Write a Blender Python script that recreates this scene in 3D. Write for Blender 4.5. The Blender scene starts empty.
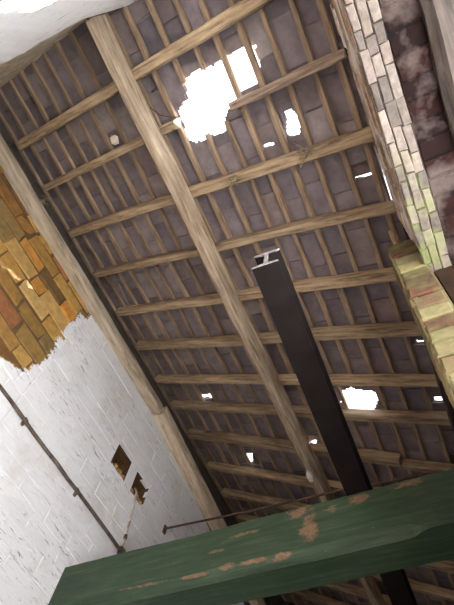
import bpy, bmesh, math, random
from mathutils import Vector, Matrix
from mathutils import noise as mnoise
C = bpy.context.scene
COL = C.collection
CAM_Z = 1.6                      # eye height over the floor
PITCH = math.radians(25.5)
TP = math.tan(PITCH)
HR = 3.0                         # underside of the rafters straight over the camera
E1 = Vector((math.cos(PITCH), 0, -math.sin(PITCH)))   # down the slope
EN = Vector((math.sin(PITCH), 0, math.cos(PITCH)))    # out of the roof
XW = -2.54                       # white side wall
YN = -0.74                       # near wall
XR = 0.235                       # inner face of the low wall

def P(x, y, z): return Vector((x, y, z + CAM_Z))
def RP(x, y, n=0.0):
    """point over plan (x,y) of the rafter plane, n metres out along the roof normal"""
    return P(x, y, HR - TP * x) + EN * n

# ------------------------------------------------------------------ materials
def newmat(name):
    m = bpy.data.materials.new(name); m.use_nodes = True
    nt = m.node_tree; b = nt.nodes['Principled BSDF']
    return m, nt, b
def nd(nt, t, **k):
    n = nt.nodes.new(t)
    for a, v in k.items():
        if a.startswith('i_'): n.inputs[a[2:].replace('_', ' ')].default_value = v
        else: setattr(n, a, v)
    return n
def ramp(nt, fac, stops):
    r = nt.nodes.new('ShaderNodeValToRGB'); e = r.color_ramp.elements
    while len(e) < len(stops): e.new(0.5)
    for i, (p, c) in enumerate(stops):
        e[i].position = p; e[i].color = (*c, 1) if len(c) == 3 else c
    nt.links.new(fac, r.inputs[0]); return r.outputs[0]
def mix(nt, fac, a, b, blend='MIX'):
    m = nt.nodes.new('ShaderNodeMix'); m.data_type = 'RGBA'; m.blend_type = blend
    for s, v in ((m.inputs[0], fac), (m.inputs[6], a), (m.inputs[7], b)):
        if isinstance(v, (int, float)): s.default_value = v
        elif isinstance(v, tuple): s.default_value = (*v, 1) if len(v) == 3 else v
        else: nt.links.new(v, s)
    return m.outputs[2]
def math_(nt, op, a, b=0.0, clamp=False):
    m = nt.nodes.new('ShaderNodeMath'); m.operation = op; m.use_clamp = clamp
    for s, v in ((m.inputs[0], a), (m.inputs[1], b)):
        if isinstance(v, (int, float)): s.default_value = v
        else: nt.links.new(v, s)
    return m.outputs[0]
def coords(nt, scale=(1, 1, 1), rot=(0, 0, 0)):
    tc = nt.nodes.new('ShaderNodeTexCoord'); mp = nt.nodes.new('ShaderNodeMapping')
    mp.inputs['Scale'].default_value = scale; mp.inputs['Rotation'].default_value = rot
    nt.links.new(tc.outputs['Object'], mp.inputs[0]); return mp.outputs[0]
def noise(nt, vec, scale, detail=5, rough=0.6, dist=0.0):
    n = nd(nt, 'ShaderNodeTexNoise'); n.inputs['Scale'].default_value = scale
    n.inputs['Detail'].default_value = detail; n.inputs['Roughness'].default_value = rough
    n.inputs['Distortion'].default_value = dist
    nt.links.new(vec, n.inputs['Vector']); return n.outputs[0]
def bump(nt, b, h, strength=0.5, dist=0.01):
    n = nt.nodes.new('ShaderNodeBump'); n.inputs['Strength'].default_value = strength
    n.inputs['Distance'].default_value = dist
    nt.links.new(h, n.inputs['Height']); nt.links.new(n.outputs[0], b.inputs['Normal'])

def wood(name, dark, mid, light, rough=0.85, grain=16, stain=(0.35, 0.3, 0.26), stain_amt=0.55):
    m, nt, b = newmat(name)
    v = coords(nt, (1.3, grain, grain)); v2 = coords(nt, (2.2, 5, 5))
    g = noise(nt, v, 2.2, 7, 0.68, 0.4); s = noise(nt, v2, 1.3, 5, 0.6)
    c = ramp(nt, g, [(0.34, dark), (0.47, mid), (0.68, light)])
    sm = ramp(nt, s, [(0.42, (0, 0, 0)), (0.66, (1, 1, 1))])
    c = mix(nt, math_(nt, 'MULTIPLY', sm, stain_amt), c, stain, 'MULTIPLY')
    oi = nt.nodes.new('ShaderNodeObjectInfo')
    hv = nd(nt, 'ShaderNodeHueSaturation'); nt.links.new(c, hv.inputs['Color'])
    nt.links.new(math_(nt, 'MULTIPLY_ADD', oi.outputs['Random'], 0.4), hv.inputs['Value'])
    nt.nodes[-1].name = 'hv'
    # value 0.8 .. 1.2 per piece
    ma = [n for n in nt.nodes if n.type == 'MATH' and n.operation == 'MULTIPLY_ADD'][0]
    ma.inputs[2].default_value = 0.8
    nt.links.new(hv.outputs[0], b.inputs['Base Color'])
    b.inputs['Roughness'].default_value = rough
    bump(nt, b, g, 0.6, 0.006)
    return m

M = {}
M['rafter'] = wood('rafter_timber', (0.085, 0.055, 0.033), (0.27, 0.19, 0.11), (0.46, 0.35, 0.22))
M['purlin'] = wood('purlin_timber', (0.15, 0.105, 0.065), (0.37, 0.285, 0.195), (0.56, 0.46, 0.34))
M['batten'] = wood('batten_timber', (0.11, 0.07, 0.045), (0.25, 0.175, 0.11), (0.42, 0.31, 0.21))
M['plate'] = wood('plate_timber', (0.24, 0.19, 0.13), (0.52, 0.43, 0.31), (0.70, 0.61, 0.48), stain=(0.55, 0.48, 0.42), grain=9)
M['dark_plate'] = wood('dark_plate_timber', (0.012, 0.008, 0.006), (0.04, 0.026, 0.02), (0.10, 0.06, 0.04))
M['lintel'] = wood('lintel_timber', (0.012, 0.008, 0.007), (0.05, 0.038, 0.030), (0.082, 0.064, 0.052), grain=11)
M['rotten'] = wood('rotten_timber', (0.06, 0.04, 0.03), (0.20, 0.14, 0.10), (0.36, 0.27, 0.2), grain=22)

def blockmat(name, mortar=False, rough=0.9, bumps=0.7, nscale=24, var=0.5, spot=None):
    m, nt, b = newmat(name)
    at = nd(nt, 'ShaderNodeAttribute', attribute_name='Col')
    v = coords(nt)
    n1 = noise(nt, v, nscale, 6, 0.65); n2 = noise(nt, v, 5, 4, 0.6)
    k = ramp(nt, n1, [(0.3, (1 - var,) * 3), (0.7, (1 + var * .4,) * 3)])
    c = mix(nt, 1.0, at.outputs['Color'], k, 'MULTIPLY')
    if spot:
        c = mix(nt, math_(nt, 'MULTIPLY', ramp(nt, n2, [(0.5, (0, 0, 0)), (0.64, (1, 1, 1))]), 0.75), c, spot)
    nt.links.new(c, b.inputs['Base Color']); b.inputs['Roughness'].default_value = rough; b.inputs['Specular IOR Level'].default_value = 0.15
    bump(nt, b, n1, bumps, 0.008)
    return m
M['slate'] = blockmat('stone_slate', rough=0.8, nscale=9, var=0.35)
M['red_brick'] = blockmat('shaded_red_brick', nscale=14, var=.5, spot=(0.098, 0.075, 0.066))
M['brown_brick'] = blockmat('spalled_brown_brick', nscale=30, var=0.6, bumps=1.0, spot=(0.60, 0.55, 0.50))
M['dark_stone'] = blockmat('dark_masonry', nscale=12)  # noise over the dark block palettes of two walls

def mossy(name, moss_amt, axis=1, lo=0.3, hi=0.9):
    m, nt, b = newmat(name)
    at = nd(nt, 'ShaderNodeAttribute', attribute_name='Col'); v = coords(nt)
    n1 = noise(nt, v, 32, 6, 0.65); n2 = noise(nt, v, 9, 4, 0.6)
    c = mix(nt, 1.0, at.outputs['Color'], ramp(nt, n1, [(0.3, (0.6,) * 3), (0.7, (1.15,) * 3)]), 'MULTIPLY')
    sep = nt.nodes.new('ShaderNodeSeparateXYZ'); nt.links.new(v, sep.inputs[0])
    mr = nt.nodes.new('ShaderNodeMapRange'); nt.links.new(sep.outputs[axis], mr.inputs[0])
    mr.inputs[1].default_value = lo; mr.inputs[2].default_value = hi
    mk = math_(nt, 'MULTIPLY', ramp(nt, n2, [(0.40, (0, 0, 0)), (0.60, (1, 1, 1))]), mr.outputs[0])
    c = mix(nt, math_(nt, 'MULTIPLY', mk, moss_amt), c, (0.16, 0.18, 0.06))
    nt.links.new(c, b.inputs['Base Color']); b.inputs['Roughness'].default_value = 0.92
    bump(nt, b, n1, 0.8, 0.006); return m
M['soffit_brick'] = mossy('limewashed_soffit_brick', 0.75, 1, .45, .75)
M['pier_brick'] = mossy('mossy_pier_brick', 0.35, 2, 0.0, 0.5)

def side_wall_mat():
    """bare sandstone above / left, flaking limewash over the rest"""
    m, nt, b = newmat('sandstone_and_limewash')
    at = nd(nt, 'ShaderNodeAttribute', attribute_name='Col'); v = coords(nt)
    n1 = noise(nt, v, 16, 6, 0.65); nf = noise(nt, v, 60, 4, 0.6)
    stone = mix(nt, 1.0, at.outputs['Color'], ramp(nt, n1, [(0.3, (0.62,) * 3), (0.7, (1.15,) * 3)]), 'MULTIPLY')
    sep = nt.nodes.new('ShaderNodeSeparateXYZ'); nt.links.new(v, sep.inputs[0])
    y, z = sep.outputs[1], sep.outputs[2]
    ne = noise(nt, v, 3.2, 6, 0.7)
    off = math_(nt, 'MULTIPLY', math_(nt, 'SUBTRACT', ne, 0.5), 0.55)
    # painted where y > 1.16 + wobble or z under a line just over the conduit
    a = math_(nt, 'SUBTRACT', math_(nt, 'ADD', y, off), 1.16)
    zl = math_(nt, 'SUBTRACT', math_(nt, 'ADD', math_(nt, 'MULTIPLY', y, 0.33), 2.38 + CAM_Z), math_(nt, 'ADD', z, math_(nt, 'MULTIPLY', off, -0.4)))
    mk = math_(nt, 'MULTIPLY', math_(nt, 'MAXIMUM', a, zl), 60, True)
    # limewash: brush drags along the courses, small chips, grey cracks
    vs = coords(nt, (10, 2.2, 16)); dr = noise(nt, vs, 3.2, 6, 0.75, 0.8)
    chips = ramp(nt, dr, [(0.37, (0.26, 0.24, 0.23)), (0.43, (0.78, 0.79, 0.80))])
    pat = noise(nt, v, 1.6, 4, 0.6)
    chipm = ramp(nt, pat, [(0.42, (0, 0, 0)), (0.60, (1, 1, 1))])
    white = mix(nt, chipm, (0.79, 0.80, 0.81), chips)
    white = mix(nt, ramp(nt, noise(nt, v, 2.3, 5, 0.6), [(0.55, (0, 0, 0)), (0.8, (1, 1, 1))]), white, (0.60, 0.575, 0.52))
    # limewash lies thinner in the joints and on blocks that shed it
    joint = nd(nt, 'ShaderNodeAttribute', attribute_name='Joint')
    white = mix(nt, math_(nt, 'MULTIPLY', joint.outputs['Fac'], 0.10), white, (0.45, 0.42, 0.37))
    c = mix(nt, mk, stone, white)
    # flat dark brown over the wall plate, no limewash
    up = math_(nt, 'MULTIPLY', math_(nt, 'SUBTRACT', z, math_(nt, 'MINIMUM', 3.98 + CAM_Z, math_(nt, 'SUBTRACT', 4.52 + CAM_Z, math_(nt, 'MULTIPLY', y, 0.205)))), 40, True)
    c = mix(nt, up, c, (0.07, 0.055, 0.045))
    nt.links.new(c, b.inputs['Base Color']); b.inputs['Roughness'].default_value = 0.9
    bump(nt, b, math_(nt, 'ADD', n1, math_(nt, 'MULTIPLY', dr, 0.7)), 0.55, 0.012)
    return m
M['side_wall'] = side_wall_mat()

def limewash_mat():
    m, nt, b = newmat('bright_limewash')
    v = coords(nt); vs = coords(nt, (2.0, 10, 12))
    dr = noise(nt, vs, 3.5, 6, 0.75, 0.8)
    c = ramp(nt, dr, [(0.33, (0.42, 0.34, 0.27)), (0.41, (0.90, 0.90, 0.90))])
    n = noise(nt, v, 2.2, 5, 0.65)
    sep = nt.nodes.new('ShaderNodeSeparateXYZ'); nt.links.new(v, sep.inputs[0])
    lowz = math_(nt, 'MULTIPLY', math_(nt, 'SUBTRACT', 2.34 + CAM_Z, math_(nt, 'ADD', sep.outputs[2], math_(nt, 'MULTIPLY', math_(nt, 'SUBTRACT', n, 0.5), 0.9))), 9, True)
    c = mix(nt, math_(nt, 'MULTIPLY', lowz, 0.8), c, (0.50, 0.27, 0.16))
    nt.links.new(c, b.inputs['Base Color']); b.inputs['Roughness'].default_value = 0.9
    bump(nt, b, dr, 0.5, 0.008); return m
M['limewash'] = limewash_mat()

def flat(name, c1, c2, scale=8, rough=0.9, metal=0.0, b_=0.4, stretch=(1, 1, 1)):
    m, nt, b = newmat(name)
    n = noise(nt, coords(nt, stretch), scale, 6, 0.65)
    nt.links.new(ramp(nt, n, [(0.32, c1), (0.68, c2)]), b.inputs['Base Color'])
    b.inputs['Roughness'].default_value = rough; b.inputs['Metallic'].default_value = metal
    if 'black' in name: b.inputs['Specular IOR Level'].default_value = 0.15
    bump(nt, b, n, b_, 0.006); return m
M['mortar'] = flat('mortar', (0.30, 0.25, 0.19), (0.46, 0.40, 0.32), 20)
M['fillet'] = flat('earth_torching', (0.44, 0.36, 0.25), (0.76, 0.68, 0.54), 12)
M['black_steel'] = flat('black_painted_steel', (0.006, 0.0042, 0.004), (0.014, 0.010, 0.009), 9, 0.6, 0.0, 0.25)
M['flaked_steel'] = flat('flaked_pale_steel', (0.07, 0.06, 0.06), (0.42, 0.39, 0.39), 60, 0.8)
M['rust'] = flat('rusty_steel', (0.05, 0.03, 0.02), (0.15, 0.09, 0.06), 30, 0.8)
M['conduit'] = flat('grimy_conduit', (0.035, 0.025, 0.02), (0.17, 0.13, 0.10), 14, 0.75)
M['pale_conduit'] = flat('painted_conduit', (0.20, 0.14, 0.09), (0.66, 0.62, 0.56), 14, 0.75)
M['floor'] = flat('pale_concrete', (0.52, 0.52, 0.53), (0.62, 0.62, 0.63), 3)
M['ground'] = flat('dry_gravel', (0.47, 0.47, 0.48), (0.58, 0.58, 0.59), 5)
M['web'] = flat('dusty_cobweb', (0.5, 0.5, 0.5), (0.88, 0.88, 0.88), 40)
M['scrap'] = flat('plaster_scrap', (0.55, 0.45, 0.34), (0.75, 0.66, 0.55), 40)
M['putlog'] = blockmat('putlog_rubble', nscale=30)

def green_paint():
    m, nt, b = newmat('worn_green_paint')
    v = coords(nt); vl = coords(nt, (1.2, 14, 14))
    n1 = noise(nt, vl, 2.4, 6, 0.7, 0.3); n2 = noise(nt, v, 3.1, 6, 0.72); n3 = noise(nt, v, 26, 5, 0.7); n4 = noise(nt, coords(nt, (5, 9, 9)), 1.6, 7, 0.8)
    c = ramp(nt, n1, [(0.3, (0.016, 0.034, 0.018)), (0.55, (0.036, 0.066, 0.036)), (0.8, (0.085, 0.115, 0.07))])
    sep = nt.nodes.new('ShaderNodeSeparateXYZ'); nt.links.new(v, sep.inputs[0])
    x = sep.outputs[0]; z = sep.outputs[2]
    # bare orange-brown wood: big patch right of the steel beam, smaller flakes along the arris
    def blob(cx, cz, rx, rz):
        dx = math_(nt, 'POWER', math_(nt, 'DIVIDE', math_(nt, 'SUBTRACT', x, cx), rx), 2)
        dz = math_(nt, 'POWER', math_(nt, 'DIVIDE', math_(nt, 'SUBTRACT', z, cz), rz), 2)
        return math_(nt, 'SUBTRACT', 1.0, math_(nt, 'ADD', dx, dz), True)
    bl = None
    for q in ((1.78, 0.18, 0.10, 0.20), (1.72, 0.30, 0.16, 0.07), (2.08, 0.29, 0.13, 0.06), (2.34, 0.30, 0.16, 0.045), (1.92, 0.27, 0.09, 0.05),
              (1.60, 0.05, 0.15, 0.03), (1.30, 0.06, 0.12, 0.03), (0.75, 0.055, 0.35, 0.016), (1.05, 0.05, 0.3, 0.014), (1.45, 0.055, 0.3, 0.016), (1.35, 0.24, 0.2, 0.03), (1.2, 0.17, 0.12, 0.02)):
        o = blob(*q); bl = o if bl is None else math_(nt, 'MAXIMUM', bl, o)
    mk = math_(nt, 'MULTIPLY', math_(nt, 'SUBTRACT', math_(nt, 'ADD', math_(nt, 'MULTIPLY', bl, 0.42), n4), 0.80), 9, True)
    bare = ramp(nt, n3, [(0.3, (0.13, 0.075, 0.045)), (0.7, (0.27, 0.165, 0.10))])
    c = mix(nt, math_(nt, 'MULTIPLY', mk, 0.9), c, bare)
    # tiny chips
    ch = math_(nt, 'MULTIPLY', math_(nt, 'SUBTRACT', noise(nt, coords(nt, (3, 9, 9)), 6, 6, 0.75), 0.655), 26, True)
    c = mix(nt, math_(nt, 'MULTIPLY', ch, 0.7), c, (0.30, 0.25, 0.15))
    nt.links.new(c, b.inputs['Base Color']); b.inputs['Roughness'].default_value = 0.5; b.inputs['Specular IOR Level'].default_value = 0.3
    bump(nt, b, n1, 0.25, 0.004); return m
M['green'] = green_paint()

# ------------------------------------------------------------------ building helpers
def link(name, me, mats, parent=None):
    o = bpy.data.objects.new(name, me); COL.objects.link(o)
    for m in (mats if isinstance(mats, (list, tuple)) else [mats]): me.materials.append(m)
    if parent is not None: o.parent = parent
    return o
def tag(o, label, cat, group=None):
    o['label'] = label; o['category'] = cat
    if group: o['group'] = group
    return o
def struct(o, label=None):
    o['kind'] = 'structure'
    if label: o['label'] = label
    return o
def finish(bm, name):
    bmesh.ops.recalc_face_normals(bm, faces=bm.faces)
    me = bpy.data.meshes.new(name); bm.to_mesh(me); bm.free(); return me
def box(bm, x0, x1, y0, y1, z0, z1, mi=0):
    v = [bm.verts.new((x, y, z)) for x in (x0, x1) for y in (y0, y1) for z in (z0, z1)]
    for q in ((0, 1, 3, 2), (4, 6, 7, 5), (0, 4, 5, 1), (2, 3, 7, 6), (0, 2, 6, 4), (1, 5, 7, 3)):
        f = bm.faces.new([v[i] for i in q]); f.material_index = mi
    return v

def beam(name, p0, p1, up, w, h, mat, seed=0, cham=0.006, jit=0.004, step=0.14, bow=0.0, ragged=(0, 0), parent=None):
    """sawn timber from p0 to p1: centre of its lower face runs p0-p1; local x along it"""
    rng = random.Random(seed)
    d = (p1 - p0); Ln = d.length; ex = d.normalized()
    ey = up.cross(ex).normalized(); ez = ex.cross(ey)
    bm = bmesh.new()
    n = max(2, int(Ln / step)); rings = []
    ph = rng.uniform(0, 50)
    for i in range(n + 1):
        t = i / n; x = t * Ln
        oy = mnoise.noise(Vector((x * 1.1, ph, 0))) * jit * 2.5
        oz = mnoise.noise(Vector((x * 1.3, ph, 9))) * jit * 1.5 + bow * 4 * t * (1 - t)
        sw = 1 + mnoise.noise(Vector((x * 2.2, ph, 21))) * jit * 8
        a, b_ = w / 2 * sw, h
        pts = [(-a + cham, 0), (a - cham, 0), (a, cham), (a, b_ - cham), (a - cham, b_), (-a + cham, b_), (-a, b_ - cham), (-a, cham)]
        ring = []
        for (y, z) in pts:
            xx = x
            if i == 0 and ragged[0]: xx += rng.uniform(0, ragged[0])
            if i == n and ragged[1]: xx -= rng.uniform(0, ragged[1])
            ring.append(bm.verts.new((xx, y + oy + rng.uniform(-jit, jit) * .5, z + oz + rng.uniform(-jit, jit) * .5)))
        rings.append(ring)
    for r, s in zip(rings, rings[1:]):
        for k in range(8):
            bm.faces.new((r[k], r[(k + 1) % 8], s[(k + 1) % 8], s[k]))
    bm.faces.new(rings[0][::-1]); bm.faces.new(rings[-1])
    o = link(name, finish(bm, name), mat, parent)
    R = Matrix((ex, ey, ez)).transposed().to_4x4(); R.translation = p0
    o.matrix_world = R
    return o

def tube(bm, pts, r, seg=8):
    rings = []
    for i, p in enumerate(pts):
        t = (pts[min(i + 1, len(pts) - 1)] - pts[max(i - 1, 0)]).normalized()
        a = t.orthogonal().normalized() if i == 0 else (rings_a - t * rings_a.dot(t)).normalized()
        rings_a = a; b_ = t.cross(a)
        rings.append([bm.verts.new(p + (a * math.cos(k / seg * 6.2832) + b_ * math.sin(k / seg * 6.2832)) * r) for k in range(seg)])
    for q, s in zip(rings, rings[1:]):
        for k in range(seg):
            f = bm.faces.new((q[k], q[(k + 1) % seg], s[(k + 1) % seg], s[k])); f.smooth = True
    bm.faces.new(rings[0][::-1]); bm.faces.new(rings[-1])

def blocks(bm, O, A, B, N, a0, a1, b0, b1, rowh, length, palette, rng, gap=0.010, prot=0.006, jit=0.004, cham=0.007,
           depth=0.03, holes=(), col=None, jl=None, varlen=0.35, varrow=0.12, stagger=True, mortar_col=(0.4, 0.34, 0.27), bed=0.010):
    """masonry face in plane O + a*A + b*B, face normal N; blocks stand proud of a mortar bed"""
    def pt(a, b_, n): return O + A * a + B * b_ + N * n
    def paint(f, c, j):
        for l in f.loops:
            l[col] = (*c, 1)
            if jl: l[jl] = (j, j, j, 1)
    def inhole(x0, x1, y0, y1):
        return any(x1 > h[0] and x0 < h[1] and y1 > h[2] and y0 < h[3] for h in holes)
    # mortar bed, cut around the holes
    xs = sorted({a0, a1, *[min(max(h[i], a0), a1) for h in holes for i in (0, 1)]})
    ys = sorted({b0, b1, *[min(max(h[i], b0), b1) for h in holes for i in (2, 3)]})
    for i in range(len(xs) - 1):
        for j in range(len(ys) - 1):
            if inhole(xs[i] + 1e-4, xs[i + 1] - 1e-4, ys[j] + 1e-4, ys[j + 1] - 1e-4): continue
            f = bm.faces.new([bm.verts.new(pt(x, y, -bed)) for x, y in ((xs[i], ys[j]), (xs[i + 1], ys[j]), (xs[i + 1], ys[j + 1]), (xs[i], ys[j + 1]))])
            paint(f, mortar_col, 1)
    b_ = b0; row = 0
    while b_ < b1 - 0.02:
        rh = rowh * (1 + rng.uniform(-varrow, varrow))
        if b_ + rh > b1 - 0.35 * rowh: rh = b1 - b_
        a = a0 - (rng.uniform(0.3, 0.7) * length if (row % 2 and stagger) else rng.uniform(0, .2) * length)
        while a < a1:
            ln = length * (1 + rng.uniform(-varlen, varlen))
            pieces = [(max(a, a0), min(a + ln, a1), b_, b_ + rh)]
            for h in holes:
                nxt = []
                for (q0, q1, r0, r1) in pieces:
                    if not (q1 > h[0] and q0 < h[1] and r1 > h[2] and r0 < h[3]): nxt.append((q0, q1, r0, r1)); continue
                    if h[0] - q0 > .02: nxt.append((q0, h[0], r0, r1))
                    if q1 - h[1] > .02: nxt.append((h[1], q1, r0, r1))
                    m0, m1 = max(q0, h[0]), min(q1, h[1])
                    if h[2] - r0 > .02: nxt.append((m0, m1, r0, h[2]))
                    if r1 - h[3] > .02: nxt.append((m0, m1, h[3], r1))
                pieces = nxt
            c = list(rng.choice(palette)); k = rng.uniform(0.78, 1.2); c = [min(1, q * k) for q in c]
            p = rng.uniform(-prot, prot)
            for (q0, q1, r0, r1) in pieces:
                if q1 - q0 < 0.03 or r1 - r0 < 0.03: continue
                g = gap / 2
                fr, bk = [], []
                for (x, y, sx, sy) in ((q0 + g, r0 + g, 1, 1), (q1 - g, r0 + g, -1, 1), (q1 - g, r1 - g, -1, -1), (q0 + g, r1 - g, 1, -1)):
                    jx, jy = rng.uniform(-jit, jit), rng.uniform(-jit, jit)
                    bk.append(bm.verts.new(pt(x + jx, y + jy, -depth)))
                    fr.append((bm.verts.new(pt(x + jx, y + jy, p - cham)),
                               bm.verts.new(pt(x + jx + sx * cham, y + jy + sy * cham, p + rng.uniform(-jit, jit) * .5))))
                f = bm.faces.new([q[1] for q in fr]); paint(f, c, 0)
                for i in range(4):
                    j = (i + 1) % 4
                    f = bm.faces.new((fr[i][0], fr[j][0], fr[j][1], fr[i][1])); paint(f, c, 0.5)
                    f = bm.faces.new((bk[i], bk[j], fr[j][0], fr[i][0])); paint(f, c, 1)
            a += ln
        b_ += rh; row += 1

def colbox(bm, col, c, verts8):
    v = [bm.verts.new(p) for p in verts8]
    for q in ((0, 1, 3, 2), (4, 6, 7, 5), (0, 4, 5, 1), (2, 3, 7, 6), (0, 2, 6, 4), (1, 5, 7, 3)):
        f = bm.faces.new([v[i] for i in q])
        for l in f.loops: l[col] = (*c, 1)
X, Y, Z = Vector((1, 0, 0)), Vector((0, 1, 0)), Vector((0, 0, 1))
YF = 6.2
# ------------------------------------------------------------------ setting: floor, ground, walls
bm = bmesh.new(); box(bm, XW - 0.4, 0.66, YN - 0.4, YF + 0.3, -0.2, 0.0)
struct(link('floor', finish(bm, 'floor'), M['floor']), 'pale concrete floor')
bm = bmesh.new(); box(bm, 0.66, 14, -9, 9, -0.25, -0.05)
struct(link('ground', finish(bm, 'ground'), M['ground']), 'pale dry ground outside the opening')

# white side wall (high side): sandstone blocks, limewash, two square holes
rng = random.Random(4)
sand = [(0.56, 0.43, 0.23), (0.60, 0.46, 0.26), (0.49, 0.38, 0.22), (0.58, 0.47, 0.28), (0.46, 0.33, 0.17),
        (0.56, 0.47, 0.32), (0.60, 0.43, 0.21), (0.50, 0.33, 0.23), (0.56, 0.46, 0.30), (0.54, 0.45, 0.29), (0.57, 0.45, 0.25), (0.60, 0.50, 0.33)]
sand = [(a * 1.16, b_ * 1.14, c * 1.02) for a, b_, c in sand]
HOLES = [(2.245, 2.475, 3.01 + CAM_Z, 3.235 + CAM_Z), (2.59, 2.81, 3.01 + CAM_Z, 3.235 + CAM_Z)]
bm = bmesh.new(); col = bm.loops.layers.color.new('Col'); jl = bm.loops.layers.color.new('Joint')
top_w = 4.338 + CAM_Z
KW = dict(col=col, jl=jl, mortar_col=(0.40, 0.31, 0.19))
blocks(bm, Vector((XW, 0, 0)), Y, Z, X, YN - .02, 1.22, 2.35 + CAM_Z, top_w, 0.152, 0.285, sand, rng, prot=0.006, jit=0.012, cham=0.009, gap=0.016, bed=.008, varlen=.45, **KW)
# under thick limewash the joints are all but filled
blocks(bm, Vector((XW, 0, 0)), Y, Z, X, 1.22, YF, 2.35 + CAM_Z, top_w, 0.152, 0.285, sand, rng, holes=HOLES, prot=0.0015, jit=0.010, cham=0.003, gap=0.006, bed=.0025, varlen=.45, **KW)
blocks(bm, Vector((XW, 0, 0)), Y, Z, X, YN - .02, YF, 0, 2.35 + CAM_Z, 0.152, 0.285, sand, rng, prot=0.0015, jit=0.010, cham=0.003, gap=0.006, bed=.0025, varlen=.45, **KW)
for h in HOLES:     # recess: sides, back and broken brick lying in it
    y0, y1, z0, z1 = h; d = 0.16
    for q in (((0, y0, z0), (0, y1, z0), (-d, y1, z0), (-d, y0, z0)), ((0, y0, z1), (0, y1, z1), (-d, y1, z1), (-d, y0, z1)),
              ((0, y0, z0), (0, y0, z1), (-d, y0, z1), (-d, y0, z0)), ((0, y1, z0), (0, y1, z1), (-d, y1, z1), (-d, y1, z0)),
              ((-d, y0, z0), (-d, y1, z0), (-d, y1, z1), (-d, y0, z1))):
        f = bm.faces.new([bm.verts.new((XW + a, b_, c)) for a, b_, c in q]); f.material_index = 1
        for l in f.loops: l[col] = (0.36, 0.27, 0.18, 1)
    for k in range(34):
        cx = XW - rng.uniform(.03, .13); cy = rng.uniform(y0 + .03, y1 - .03); cz = z0 + rng.uniform(0.005, .10) * ((cy - y0) / (y1 - y0) * .6 + .4)
        r = rng.uniform(.012, .03)
        vs = [Vector((cx + a * r * rng.uniform(.6, 1.1), cy + b_ * r * rng.uniform(.6, 1.1), cz + c * r * rng.uniform(.5, 1))) for a in (-1, 1) for b_ in (-1, 1) for c in (-1, 1)]
        nf = len(bm.faces); colbox(bm, col, rng.choice([(0.66, 0.52, 0.32), (0.74, 0.62, 0.42), (0.5, 0.36, 0.24)]), vs)
        bm.faces.ensure_lookup_table()
        for f in bm.faces[nf:]: f.material_index = 1
# body behind
for q in (((-.30, YN - .4, 0), (-.30, YF + .3, 0), (-.30, YF + .3, top_w + .1), (-.30, YN - .4, top_w + .1)),):
    f = bm.faces.new([bm.verts.new((XW + a, b_, c)) for a, b_, c in q]); 
    for l in f.loops: l[col] = (0.3, 0.25, 0.2, 1)
struct(link('wall_left', finish(bm, 'wall_left'), [M['side_wall'], M['putlog']]),
       'tall side wall, bare yellow sandstone at the upper left and flaking white limewash below')

# near wall (behind the eye): bright limewash, torching fillet above
bm = bmesh.new()
def wl(x):           # top of the white part
    if x < -1.06: return 3.31 + 0.25 * (x + 1.06) + 0.03 * math.sin(x * 7)
    if x < -0.86: return 3.31 + (x + 1.06) / 0.2 * 0.2
    return 9
xs = [-2.60 + i * 0.06 for i in range(53)]
def sl(x): return HR + 0.13 - TP * x
low, mid_, topv, low2 = [], [], [], []
rng = random.Random(9)
for x in xs:
    zt = sl(x) + .01; zw = min(wl(x), zt - .004)
    low.append(bm.verts.new(P(x, YN + .015, -1.6)))
    low2.append(bm.verts.new(P(x, YN + .015, 1.2)))
    mid_.append(bm.verts.new(P(x, YN + .02 + rng.uniform(-.006, .006), zw)))
    fr = (zt - zw)
    topv.append([bm.verts.new(P(x, YN + .012 - t * 0.085 * min(1, fr * 3) + rng.uniform(-.006, .006), zw + fr * t)) for t in (.12, .4, .7, 1)])
for i in range(len(xs) - 1):
    bm.faces.new((low[i], low[i + 1], low2[i + 1], low2[i]))
    bm.faces.new((low2[i], low2[i + 1], mid_[i + 1], mid_[i]))
    ch = [mid_] + [[t[k] for t in topv] for k in range(4)]
    for k in range(4):
        f = bm.faces.new((ch[k][i], ch[k][i + 1], ch[k + 1][i + 1], ch[k + 1][i])); f.material_index = 1; f.smooth = True
for (a, b_) in ((-2.60, 0.52),):
    q = [bm.verts.new(p) for p in (P(a, YN - .3, -1.6), P(b_, YN - .3, -1.6), P(b_, YN - .3, sl(b_)), P(a, YN - .3, sl(a)))]
    bm.faces.new(q)
struct(link('wall_near', finish(bm, 'wall_near'), [M['limewash'], M['fillet']]), 'bright limewashed end wall with a tan mortar fillet under the slates')

# far wall
rng = random.Random(12)
bm = bmesh.new(); col = bm.loops.layers.color.new('Col')
blocks(bm, Vector((0, YF, 0)), X, Z, -Y, XW, 0.6, 0, 2.9 + CAM_Z, 0.16, 0.32, [(0.2, 0.16, 0.13), (0.26, 0.2, 0.15), (0.16, 0.13, 0.12)], rng, col=col)
q = [bm.verts.new(P(a, YF + .02, b_)) for a, b_ in ((XW - .1, -1.6), (.6, -1.6), (.6, sl(.6) + .01), (XW - .1, sl(XW - .1) + .01))]
f = bm.faces.new(q)
for l in f.loops: l[col] = (0.2, 0.16, 0.13, 1)
struct(link('wall_far', finish(bm, 'wall_far'), M['dark_stone']), 'dim stone end wall beyond the green beam')

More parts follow.
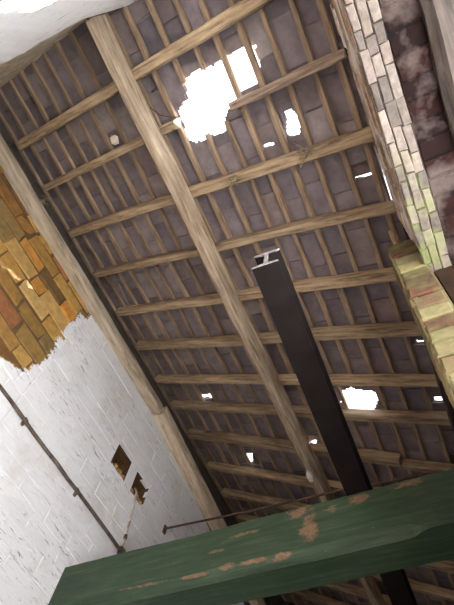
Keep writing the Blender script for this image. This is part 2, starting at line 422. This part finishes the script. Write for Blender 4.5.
# low wall: head over the wide opening, and the solid length beyond the pier
ZS = 2.14
YO = 1.0
rng = random.Random(21)
bm = bmesh.new(); col = bm.loops.layers.color.new('Col')
brown = [(0.70, 0.61, 0.53), (0.62, 0.51, 0.42), (0.74, 0.66, 0.59), (0.68, 0.59, 0.51), (0.78, 0.72, 0.66), (0.64, 0.54, 0.45)]
blocks(bm, Vector((XR, 0, 0)), Y, Z, -X, YN - .02, YO + .05, ZS + .036 + CAM_Z, 2.995 + CAM_Z, 0.078, 0.22, brown, rng, col=col, gap=.006, prot=.004, jit=.004, depth=.02, bed=.003, mortar_col=(.62, .54, .46))
def prism(bm, col, poly, y0, y1, c, mi=0):
    a = [bm.verts.new(P(x, y0, z)) for x, z in poly]; b_ = [bm.verts.new(P(x, y1, z)) for x, z in poly]
    fs = [bm.faces.new(a), bm.faces.new(b_[::-1])]
    for i in range(len(poly)):
        j = (i + 1) % len(poly); fs.append(bm.faces.new((a[i], b_[i], b_[j], a[j])))
    for f in fs:
        f.material_index = mi
        for l in f.loops: l[col] = (*c, 1)
prism(bm, col, [(XR + .012, ZS + .02), (.62, ZS + .03), (.62, sl(.62) - .02), (XR + .012, sl(XR) - .02)], YN - .3, YO + .05, (.33, .25, .18))
# whitewashed rowlock soffit, then red brick darkened to stand for weak light
nf = len(bm.faces)
blocks(bm, Vector((0, 0, ZS + CAM_Z)), Y, X, -Z, YN - .02, YO + .22, XR - .022, .324, 0.037, 0.10,
       [(.42, .38, .35), (.44, .405, .375), (.40, .36, .325), (.43, .39, .36)], rng, col=col, gap=.004, varlen=.35, varrow=.12, prot=.002, jit=.004, depth=.03, bed=.005, mortar_col=(.20, .17, .145), cham=.003)
bm.faces.ensure_lookup_table()
for f in bm.faces[nf:]: f.material_index = 1
nf = len(bm.faces)
blocks(bm, Vector((0, 0, ZS + .012 + CAM_Z)), Y, X, -Z, YN - .02, YO + .22, .325, .462, 0.14, 0.086,
       [(.125, .058, .052), (.112, .053, .048), (.135, .066, .058), (.12, .066, .056), (.108, .05, .047)], rng, col=col, gap=.005, varlen=.15, varrow=0, prot=.003, jit=.004, depth=.03, bed=.004, mortar_col=(.055, .034, .03), cham=.004)
bm.faces.ensure_lookup_table()
for f in bm.faces[nf:]: f.material_index = 2
nf = len(bm.faces)
blocks(bm, Vector((XR, 0, 0)), Y, Z, -X, YO + .05, YF, 0, 2.79 + CAM_Z, 0.08, 0.22, [(.16, .10, .075), (.12, .08, .06), (.2, .13, .09)], rng, col=col, mortar_col=(.13, .1, .08))  # dark palette stands in for shadow on the wall past the pier
prism(bm, col, [(XR + .012, -1.6), (.62, -1.6), (.62, sl(.62) - .02), (XR + .012, sl(XR) - .02)], YO + .05, YF + .3, (.2, .14, .1))
bm.faces.ensure_lookup_table()
for f in bm.faces[nf:]: f.material_index = 3
struct(link('wall_right', finish(bm, 'wall_right'), [M['brown_brick'], M['soffit_brick'], M['red_brick'], M['dark_stone']]),
       'low brick wall with a wide opening, whitewashed and red brick soffit')

# ------------------------------------------------------------------ slates
HN = 0.112                         # underside of the slates over the rafter plane
BX = [-2.49, -2.34, -2.16, -2.01, -1.845, -1.70, -1.545, -1.378, -1.22, -1.06, -0.915, -0.745, -0.580, -0.440, -0.283, -0.133, 0.021, 0.150]
KB = 3.09 / 3.0                    # battens sit above the plane they were sighted on
BX = [x * KB for x in BX]
# gaps in the slating, holes enlarged to imitate glare, plan (x,y) polygons on the slate plane
GAPS = [([(-2.285, 1.14), (-2.298, 1.14), (-2.344, 1.48), (-2.331, 1.48)], 0), ([(-0.898, -0.037), (-0.773, -0.071), (-0.745, -0.18), (-0.649, -0.204), (-0.505, -0.178), (-0.424, -0.191), (-0.327, -0.182), (-0.253, -0.194), (-0.213, -0.164), (-0.232, -0.045), (-0.272, 0.033), (-0.364, 0.019), (-0.443, 0.063), (-0.538, 0.103), (-0.6, 0.215), (-0.736, 0.209), (-0.872, 0.204), (-0.919, 0.158), (-0.886, 0.067)], 1), ([(-0.201, 0.234), (-0.133, 0.243), (-0.116, 0.317), (-0.15, 0.406), (-0.228, 0.384)], 1), ([(-0.394, 0.379), (-0.318, 0.385), (-0.327, 0.409), (-0.404, 0.403)], 0), ([(-0.6, 2.467), (-0.469, 2.41), (-0.295, 2.447), (-0.308, 2.571), (-0.371, 2.659), (-0.514, 2.712), (-0.591, 2.696)], 1), ([(-2.052, 2.526), (-1.883, 2.52), (-1.931, 2.588), (-2.075, 2.594)], 0), ([(-1.883, 3.344), (-1.778, 3.328), (-1.835, 3.485), (-1.937, 3.518)], 0), ([(-1.035, 3.049), (-0.975, 3.041), (-1.027, 3.188), (-1.084, 3.183)], 0), ([(0.11, 1.97), (0.171, 1.974), (0.163, 2.008), (0.102, 2.004)], 0), ([(0.097, 2.483), (0.167, 2.48), (0.157, 2.527), (0.093, 2.53)], 0), ([(0.221, 0.606), (0.235, 0.605), (0.234, 0.977), (0.22, 0.98)], 0), ([(0.069, 0.748), (0.206, 0.753), (0.202, 0.767), (0.065, 0.763)], 0)]
def inpoly(x, y, poly):
    c = False; n = len(poly)
    for i in range(n):
        x0, y0 = poly[i]; x1, y1 = poly[(i + 1) % n]
        if (y0 > y) != (y1 > y) and x < (x1 - x0) * (y - y0) / (y1 - y0) + x0: c = not c
    return c
cp = math.cos(PITCH)
rng = random.Random(77)
bm = bmesh.new(); col = bm.loops.layers.color.new('Col')
shades = [(.47, .43, .435), (.45, .412, .42), (.49, .445, .44), (.435, .40, .41), (.47, .42, .41), (.52, .48, .475)]
edges = [-2.66] + BX + [0.36, 0.52]
def slate(s0, s1, y0, y1, nh, nt_, c, fine):
    th = .009
    na, nb = ((40, 30) if fine == 2 else (22, 16)) if fine else (2, 1)
    sk = rng.uniform(-.006, .006); tl = rng.uniform(-.012, .012); wob = [rng.uniform(-.004, .004) for _ in range(3)] * 14
    def pt(i, j, t):
        u = i / na; v = j / nb
        s = s0 + (s1 - s0) * u + (sk * (v - .5) + (tl if u > .99 else 0) + (0 if fine else wob[j] if u > .99 else 0))
        y = y0 + (y1 - y0) * v + (wob[i % 3] * (0 if fine else 1) if j in (0, nb) else 0)
        n = nh + (nt_ - nh) * u + t
        x = s * cp
        return RP(0, y, 0) + E1 * (s) + EN * n
    def keep(i, j):
        if not fine: return True
        u = (i + .5) / na; v = (j + .5) / nb
        s = s0 + (s1 - s0) * u; y = y0 + (y1 - y0) * v
        q = E1 * s + EN * HN
        yy = y + mnoise.noise(Vector((s * 22, y * 22, 3))) * .012; xx = q.x + mnoise.noise(Vector((s * 22, y * 22, 8))) * .012
        return not any(inpoly(xx if g[1] else q.x, yy if g[1] else y, g[0]) for g in GAPS)
    vc = {}
    def V(i, j, k):
        if (i, j, k) not in vc: vc[(i, j, k)] = bm.verts.new(pt(i, j, th * k))
        return vc[(i, j, k)]
    def F(*vs):
        f = bm.faces.new(vs)
        for l in f.loops: l[col] = (*c, 1)
    for i in range(na):
        for j in range(nb):
            if not keep(i, j): continue
            F(V(i, j, 0), V(i + 1, j, 0), V(i + 1, j + 1, 0), V(i, j + 1, 0)); F(V(i, j, 1), V(i, j + 1, 1), V(i + 1, j + 1, 1), V(i + 1, j, 1))
            for (di, dj, a, b_) in ((-1, 0, (i, j), (i, j + 1)), (1, 0, (i + 1, j), (i + 1, j + 1)), (0, -1, (i, j), (i + 1, j)), (0, 1, (i, j + 1), (i + 1, j + 1))):
                ii, jj = i + di, j + dj
                if 0 <= ii < na and 0 <= jj < nb and keep(ii, jj): continue
                F(V(*a, 0), V(*b_, 0), V(*b_, 1), V(*a, 1))
gapbox = [(min(p[0] for p in g[0]) - .05, max(p[0] for p in g[0]) + .05, min(p[1] for p in g[0]) - .05, max(p[1] for p in g[0]) + .05) for g in GAPS]
for i in range(len(edges) - 2):
    s0 = edges[i] / cp - .035; s1 = edges[min(i + 2, len(edges) - 1)] / cp + .045
    W = .265; y = YN - .30 - (W / 2 if i % 2 else 0) + rng.uniform(-.02, .02)
    while y < YF + .3:
        w = W + rng.uniform(-.012, .012)
        x0, x1 = s0 * cp - .03, s1 * cp + .09
        hit = [GAPS[k][1] for k, g in enumerate(gapbox) if x1 > g[0] and x0 < g[1] and y + w > g[2] and y < g[3]]
        fine = 0 if not hit else (2 if 0 in hit else 1)
        c = rng.choice(shades); k = rng.uniform(.90, 1.08); c = tuple(q * k for q in c)
        slate(s0, s1, y + rng.uniform(.003, .009), y + w - rng.uniform(.003, .009), HN + rng.uniform(0, .006), HN + .036 + rng.uniform(0, .012), c, fine)
        y += w
me = finish(bm, 'ceiling')
struct(link('ceiling', me, M['slate']), 'underside of the grey stone slates with broken gaps letting in daylight')

# ------------------------------------------------------------------ rafters
RY = [-0.345, 0.085, 0.548, 0.985, 1.432, 1.858, 2.285, 2.65, 3.10, 3.56, 4.0, 4.44, 4.88, 5.32, 5.76]
ordn = ['first', 'second', 'third', 'fourth', 'fifth', 'sixth', 'seventh', 'eighth', 'ninth', 'tenth', 'eleventh', 'twelfth', 'thirteenth', 'fourteenth', 'fifteenth', 'sixteenth', 'seventeenth', 'eighteenth', 'nineteenth']
GR = 'common rafters under the slates'
def rafter(x0, x1, yfar, seed, w=.062, h=.082, mat='rafter', jit=.004, dy=0.0, ragged=(0, 0), name='rafter', n=0.0):
    return beam(name, RP(x0, yfar - w / 2, n), RP(x1, yfar - w / 2 + dy, n), EN, w, h, M[mat], seed, jit=jit, ragged=ragged)
XL = -2.45  # rafters end short, standing in for darkness over the wall plate
for i, y in enumerate(RY):
    xe = XR - .004 if y < 1.0 else XR + .0
    if i == 0:
        o = rafter(XL, XR - .004, y + .03, 100, w=.075)
        tag(o, 'thick pale rafter nearest the bright limewashed end wall', 'rafter', GR)
    elif i == 1:
        o = rafter(XL, -0.87, y, 101, ragged=(0, .09), dy=-.015)  # middle left out to imitate glare across the hole
        tag(o, 'rafter left of the big daylight hole, missing middle standing for glare, its splintered stub past the long purlin', 'rafter', GR)
        o = rafter(-0.56, XR - .004, y + .02, 102, w=.052, mat='rotten', jit=.010, ragged=(.14, .02), dy=-.02)
        tag(o, 'rotten rough rafter piece right of the big daylight hole', 'rafter', GR)
    elif i == 8:
        o = rafter(XL, -0.30, y - .02, 108, w=.085, h=.082, dy=.055)
        tag(o, 'wide dark rafter with a square sawn end just above the green beam', 'rafter', GR)
        o = rafter(-0.29, XR, y + .05, 109, w=.05, dy=.01)
        tag(o, 'short thin rafter carrying on past the square sawn end, above the green beam', 'rafter', GR)
    else:
        o = rafter(XL, xe, y, 100 + i * 3, w=.058 + .008 * ((i * 7) % 3), jit=.005)
        if i < 8: lb = '%s rafter counting from the bright end wall at the top of the photo' % ordn[i]
        elif i == 9: lb = 'dim rafter just over the top edge of the green beam'
        else: lb = 'dim rafter beyond the green beam, %s one past it' % ordn[i - 10]
        tag(o, lb, 'rafter', GR)

# ------------------------------------------------------------------ battens
GB = 'slating battens'
rngb = random.Random(5)
def batten(x, y0, y1, seed, ragged=(0, 0), w=.034, dx=0.0):
    # x is measured on the batten's own underside
    s = x / cp
    p0 = RP(0, y0, 0) + E1 * s + EN * .083; p1 = RP(0, y1, 0) + E1 * (s + dx) + EN * .083
    return beam('roof_batten', p0, p1, EN, w, .026, M['batten'], seed, cham=.003, jit=.0035, step=.2, ragged=ragged)
nb = len(BX)
for i, x in enumerate(BX):
    lab = '%s thin slating batten out from the side wall' % ordn[i]
    ya, yb = YN - .11, YF - .02
    s_ = 300 + i * 5
    xx = x + rngb.uniform(-.004, .004); w = rngb.uniform(.028, .04)
    if i == 13:
        tag(batten(xx, ya, 2.36, s_, (0, .05), w), lab + ', snapped at the lower daylight hole', 'batten', GB)
        tag(batten(xx, 2.60, yb, s_ + 1, (.05, 0), w), 'thin batten length carrying on beyond the lower daylight hole', 'batten', GB)
    elif i in (11, 12):
        yc, yd = ((-.14, .16) if i == 11 else (-.17, .14))
        tag(batten(xx, ya, yc, s_, (0, .06), w), 'snapped batten stub between the end wall and the big daylight hole, %s of two' % ('left' if i == 11 else 'right'), 'batten', GB)
        tag(batten(xx, yd, yb, s_ + 1, (.06, 0), w), lab + ', snapped at the big daylight hole', 'batten', GB)
    else:
        tag(batten(xx, ya, yb, s_, (0, 0), w, rngb.uniform(-.012, .012)), lab, 'batten', GB)

# ------------------------------------------------------------------ purlin, wall plates
o = beam('purlin', P(-1.05, YN + .01, HR - TP * -1.05) - EN * .126, P(-1.03, YF, HR - TP * -1.03) - EN * .126, EN, .082, .122, M['purlin'], 31, cham=.008, jit=.004, step=.2)
tag(o, 'long pale square purlin running diagonally under all the rafters', 'beam')
o = beam('wall_plate', P(-2.490, YN, 3.912), P(-2.490, 2.48, 3.925), Z, .122, .105, M['plate'], 33, cham=.01, jit=.007, step=.12)
tag(o, 'rough tan timber wall plate along the top of the sandstone side wall', 'wall plate', 'timber wall plates')
o = beam('wall_plate', P(-2.475, 2.50, 3.90), P(-2.50, 6.1, 3.50), Z, .13, .15, M['plate'], 34, cham=.012, jit=.006, step=.12)
tag(o, 'sagging far length of wall plate over the white wall, ending at the green beam', 'wall plate', 'timber wall plates')
o = beam('wall_plate', P(.19, 1.22, 2.80), P(.19, YF - .02, 2.80), Z, .085, .118, M['dark_plate'], 35, cham=.008, jit=.005)  # near-black wood, far darker than the other plates
tag(o, 'near-black timber wall plate running behind the mossy brick pier', 'wall plate', 'timber wall plates')
o = beam('timber_lintel', P(.60, YN - .25, 2.09), P(.60, YO + .3, 2.09), Z, .27, .16, M['lintel'], 36, cham=.035, jit=.012, step=.1)
tag(o, 'weathered cracked timber lintel in the upper right corner beside dark red bricks', 'lintel')

# ------------------------------------------------------------------ brick pier
rng = random.Random(64)
px0, px1, py0, py1, pz = .098, XR - .004, YO, YO + .20, 2.475 + CAM_Z
bm = bmesh.new(); col = bm.loops.layers.color.new('Col')
cream = [(.50, .46, .32), (.54, .51, .38), (.46, .42, .29), (.33, .20, .13), (.52, .48, .35), (.35, .29, .17), (.42, .32, .23)]
blocks(bm, Vector((0, py0, 0)), X, Z, -Y, px0, px1, 0, pz, 0.087, 0.30, cream, rng, col=col, gap=.010, varlen=.05, prot=.005, jit=.005, depth=.03, mortar_col=(.42, .38, .24), stagger=False, varrow=.06)
blocks(bm, Vector((px0, 0, 0)), Y, Z, -X, py0 + .004, py1, 0, pz, 0.087, 0.24, [(.56, .48, .32), (.62, .55, .40), (.50, .42, .28)], rng, col=col, gap=.008, prot=.004, jit=.004, depth=.03, mortar_col=(.5, .44, .32), varrow=.06)
vs = [Vector((a, b_, c)) for a in (px0 + .011, px1) for b_ in (py0 + .011, py1) for c in (0, pz - .003)]
colbox(bm, col, (.5, .46, .32), vs)
o = link('brick_pier', finish(bm, 'brick_pier'), M['pier_brick'])
tag(o, 'mossy cream and orange brick pier at the right edge of the photo', 'pier')

# ------------------------------------------------------------------ black steel beam (H section) over the green timber
ZI = 2.05
def ic(y): return -.4285 - .027 * (y - .713)
root = bpy.data.objects.new('steel_beam', None); COL.objects.link(root)
pA, pB = P(ic(.713), .713, ZI), P(ic(YF + .1), YF + .1, ZI)
d = (pB - pA).normalized()
Rm = Matrix((d, Z.cross(d).normalized(), Z)).transposed().to_4x4(); Rm.translation = pA
root.matrix_world = Rm
tag(root, 'black H-section steel beam jutting towards the viewer over the green beam', 'steel beam')
Ls = (pB - pA).length; hw, hh, tf, tw = .0625, .158, .011, .009
prof = [(-hw, 0), (hw, 0), (hw, tf), (tw, tf + .012), (tw, hh - tf - .012), (hw, hh - tf), (hw, hh), (-hw, hh), (-hw, hh - tf), (-tw, hh - tf - .012), (-tw, tf + .012), (-hw, tf)]
def section(x0, x1, grow=0.0, n=40, rag=0.0):
    bm = bmesh.new(); rr = random.Random(3); rings = []
    for i in range(n + 1):
        x = x0 + (x1 - x0) * i / n
        rings.append([bm.verts.new((x + (rr.uniform(-rag, rag) if i == n else 0), y * (1 + grow) + rr.uniform(-.0008, .0008), z + rr.uniform(-.0008, .0008))) for y, z in prof])
    for r, s in zip(rings, rings[1:]):
        for k in range(12): bm.faces.new((r[k], r[(k + 1) % 12], s[(k + 1) % 12], s[k]))
    bm.faces.new(rings[0][::-1]); bm.faces.new(rings[-1]); return finish(bm, 'section')
link('beam_section', section(.003, Ls), M['black_steel'], root)
e = link('cut_end', section(0, .006, .012, 1, .003), M['flaked_steel'], root); e['label'] = 'pale flaked cut end'

# ------------------------------------------------------------------ green timber beam
gA, gB = P(-2.535, 2.267 - .0005, ZI - .33), P(.233, 2.112, ZI - .33)
d = (gB - gA).normalized(); ey = Z.cross(d).normalized()
bm = bmesh.new(); Lg = (gB - gA).length; n = 60; rr = random.Random(8); rings = []
Wd, Hd = .255, .33
for i in range(n + 1):
    x = Lg * i / n
    c = .045 * min(1, max(0, (x - .10) / .08)) * min(1, max(0, (2.38 - x) / .08)) + .004
    pr = [(c, 0), (Wd - .01, 0), (Wd, .01), (Wd, Hd - .008), (Wd - .008, Hd), (.006, Hd), (0, Hd - .006), (0, c)]
    q = mnoise.noise(Vector((x * 1.5, 3, 3))) * .006
    rings.append([bm.verts.new((x, y + q + rr.uniform(-.0012, .0012), z + rr.uniform(-.0015, .0015) - (.0 if z > .2 else -.02 * x / Lg))) for y, z in pr])
for r, s in zip(rings, rings[1:]):
    for k in range(8): bm.faces.new((r[k], s[k], s[(k + 1) % 8], r[(k + 1) % 8]))
bm.faces.new(rings[0]); bm.faces.new(rings[-1][::-1])
o = link('green_beam', finish(bm, 'green_beam'), M['green'])
Rm = Matrix((d, ey, Z)).transposed().to_4x4(); Rm.translation = gA; o.matrix_world = Rm
tag(o, 'big worn green-painted timber beam across the bottom of the photo', 'beam')

# ------------------------------------------------------------------ small things
def thing_tube(name, pts, r, mat, label, cat, seg=8):
    bm = bmesh.new(); tube(bm, pts, r, seg); o = link(name, finish(bm, name), M[mat]); return tag(o, label, cat)
rng = random.Random(2)
root = bpy.data.objects.new('conduit', None); root.location = P(XW + .018, 0, 2.507); COL.objects.link(root)
tag(root, 'dark grimy conduit running level along the white wall', 'conduit')
bm = bmesh.new(); tube(bm, [Vector((rng.uniform(-.002, .002), YN + .1 + i * .15, rng.uniform(-.004, .004))) for i in range(25)], .0135)
link('pipe', finish(bm, 'pipe'), M['conduit'], root)
for yy in (-.2, .55, 1.35, 2.05):
    bm = bmesh.new(); tube(bm, [Vector((0, yy - .012, 0)), Vector((0, yy + .012, 0))], .0175)
    box(bm, -.02, -.006, yy - .012, yy + .012, -.035, .035)
    link('clip', finish(bm, 'clip'), M['conduit'], root)
bm = bmesh.new(); box(bm, -.016, .014, 2.70, 2.76, -.03, .03); link('junction', finish(bm, 'junction'), M['conduit'], root)
root = bpy.data.objects.new('drop_pipe', None); root.location = P(XW + .012, 0, 0); COL.objects.link(root)
tag(root, 'thin paint-flecked pipe dropping from the right-hand square hole to the dark conduit', 'pipe')
bm = bmesh.new(); tube(bm, [Vector((-.03, 2.655, 3.10)), Vector((.0, 2.66, 3.05)), Vector((.003, 2.69, 2.85)), Vector((0, 2.715, 2.68)), Vector((.002, 2.73, 2.545))], .010)
link('pipe', finish(bm, 'pipe'), M['pale_conduit'], root)
bm = bmesh.new(); tube(bm, [Vector((0, 2.719, 2.655)), Vector((0, 2.724, 2.62))], .016); link('collar', finish(bm, 'collar'), M['conduit'], root)

root = bpy.data.objects.new('tie_rod', None); root.location = P(XW, 3.2, 3.10); COL.objects.link(root)
tag(root, 'thin rusty tie rod leaving the white wall just above the green beam', 'rod')
bm = bmesh.new(); tube(bm, [Vector((0.0, 0, 0)), Vector((.9, 0, -.005)), Vector((1.8, -.01, .0)), Vector((XR - XW, -.02, -.05))], .010)
link('rod', finish(bm, 'rod'), M['rust'], root)
bm = bmesh.new(); box(bm, .003, .016, -.02, .02, -.05, .03); link('wall_plate_washer', finish(bm, 'washer'), M['rust'], root)

def lump(name, c, r, sc, mat, seed, label, cat):
    bm = bmesh.new(); bmesh.ops.create_icosphere(bm, subdivisions=3, radius=r)
    for v in bm.verts:
        k = 1 + .5 * mnoise.noise(v.co * (1.6 / r) + Vector((seed, 0, 0)))
        v.co = Vector((v.co.x * sc[0], v.co.y * sc[1], v.co.z * sc[2])) * k
    for f in bm.faces: f.smooth = True
    o = link(name, finish(bm, name), M[mat]); o.location = c; return tag(o, label, cat)
lump('cobweb_clump', P(-1.075, 3.13, 3.27), .045, (.6, 1.4, .9), 'web', 3, 'pale grey cobweb clump hanging on the lower end of the long purlin', 'cobweb')
lump('plaster_scrap', RP(-1.50, -.045, .075), .030, (1.0, 1.2, .5), 'scrap', 7, 'pale scrap of plaster caught between battens left of the long purlin', 'scrap')
o = beam('split_lath', P(.158, 1.06, 2.478), P(.163, 1.075, 2.93), Y, .024, .016, M['rafter'], 71, jit=.006, cham=.002, step=.05, ragged=(.02, .06))
tag(o, 'short splintered lath standing on top of the mossy brick pier', 'lath')
thing_tube('wire', [RP(-1.0, -.13, -.02), RP(-.95, -.06, -.03), RP(-.88, -.02, -.035), RP(-.82, .01, -.01), RP(-.79, .06, .05)], .0025, 'black_steel', 'short dark bent wire just right of the long purlin near its top', 'wire')

def straw(c, n, L, seed, label):
    rr = random.Random(seed); bm = bmesh.new()
    for k in range(n):
        a = Vector((rr.uniform(-.05, .05), rr.uniform(-.015, .015), 0)); d = Vector((rr.uniform(-1, 1), rr.uniform(-.6, .6), rr.uniform(-.9, .5))).normalized()
        e = Vector((rr.uniform(-.5, .5), rr.uniform(-.5, .5), rr.uniform(-.8, .1)))
        l = L * rr.uniform(.5, 1)
        tube(bm, [a, a + d * l * .5, a + (d + e * .5) * l], .0022, 4)
    o = link('straw_tuft', finish(bm, 'straw_tuft'), M['straw']); o.location = c
    return tag(o, label, 'straw', 'straw tufts caught on the timbers')
M['straw'] = flat('dry_straw', (0.16, 0.11, 0.06), (0.42, 0.34, 0.22), 30)
straw(RP(-.13, .49, .005), 30, .10, 1, 'wispy straw tuft on the rafter below the small daylight hole')
straw(RP(-.62, .50, -.004), 34, .08, 2, 'wispy straw tuft on the third rafter just right of the long purlin')
straw(P(-2.425, .14, 4.02), 30, .07, 4, 'wispy straw tuft on the edge of the wall plate over the sandstone')
# ------------------------------------------------------------------ light
W = bpy.data.worlds.new('World'); C.world = W; W.use_nodes = True
bg = W.node_tree.nodes['Background']; bg.inputs[0].default_value = (0.90, 0.95, 1.0, 1); bg.inputs[1].default_value = 1.0
sd = bpy.data.lights.new('sun', 'SUN'); sd.energy = 13.0; sd.angle = math.radians(.6); sd.color = (1.0, .985, .96)
so = bpy.data.objects.new('sun', sd); COL.objects.link(so)
SV = Vector((.20, .60, .77)).normalized()
so.rotation_euler = SV.to_track_quat('Z', 'Y').to_euler(); so.location = (6, 3, 9)
def portal(name, loc, direction, sx, sy):
    l = bpy.data.lights.new(name, 'AREA'); l.shape = 'RECTANGLE'; l.size = sx; l.size_y = sy; l.cycles.is_portal = True
    o = bpy.data.objects.new(name, l); COL.objects.link(o); o.location = loc
    o.rotation_euler = Vector(direction).to_track_quat('-Z', 'Y').to_euler()
portal('portal_opening', (.70, (YN + YO) / 2, (ZS + CAM_Z) / 2), (-1, 0, 0), YO - YN, ZS + CAM_Z)
portal('portal_roof', RP(-.45, .10, .17), -EN, .9, .55)
portal('portal_roof_small', RP(-.44, 2.45, .17), -EN, .4, .4)

# ------------------------------------------------------------------ camera
cam = bpy.data.cameras.new('camera'); co = bpy.data.objects.new('camera', cam); COL.objects.link(co)
R_ = Vector((0.90369963, 0.40833762, 0.12879197)); D_ = Vector((-0.31668107, 0.83988448, -0.44080286)); F_ = Vector((-0.28816677, 0.3575674, 0.88831609))
mw = Matrix((R_, -D_, -F_)).transposed().to_4x4(); mw.translation = (0, 0, CAM_Z); co.matrix_world = mw
cam.sensor_fit = 'VERTICAL'; cam.sensor_height = 24.0; cam.lens = 24.0 * 493.0 / 605.0
cam.clip_start = .05
C.camera = co
C.view_settings.view_transform = 'Standard'; C.view_settings.look = 'None'
C.view_settings.gamma = 1.0; C.view_settings.use_curve_mapping = False
C.view_settings.exposure = 2.4
try:
    C.cycles.use_denoising = True; C.cycles.max_bounces = 10; C.cycles.diffuse_bounces = 8
    C.cycles.sample_clamp_indirect = 12
except Exception: pass
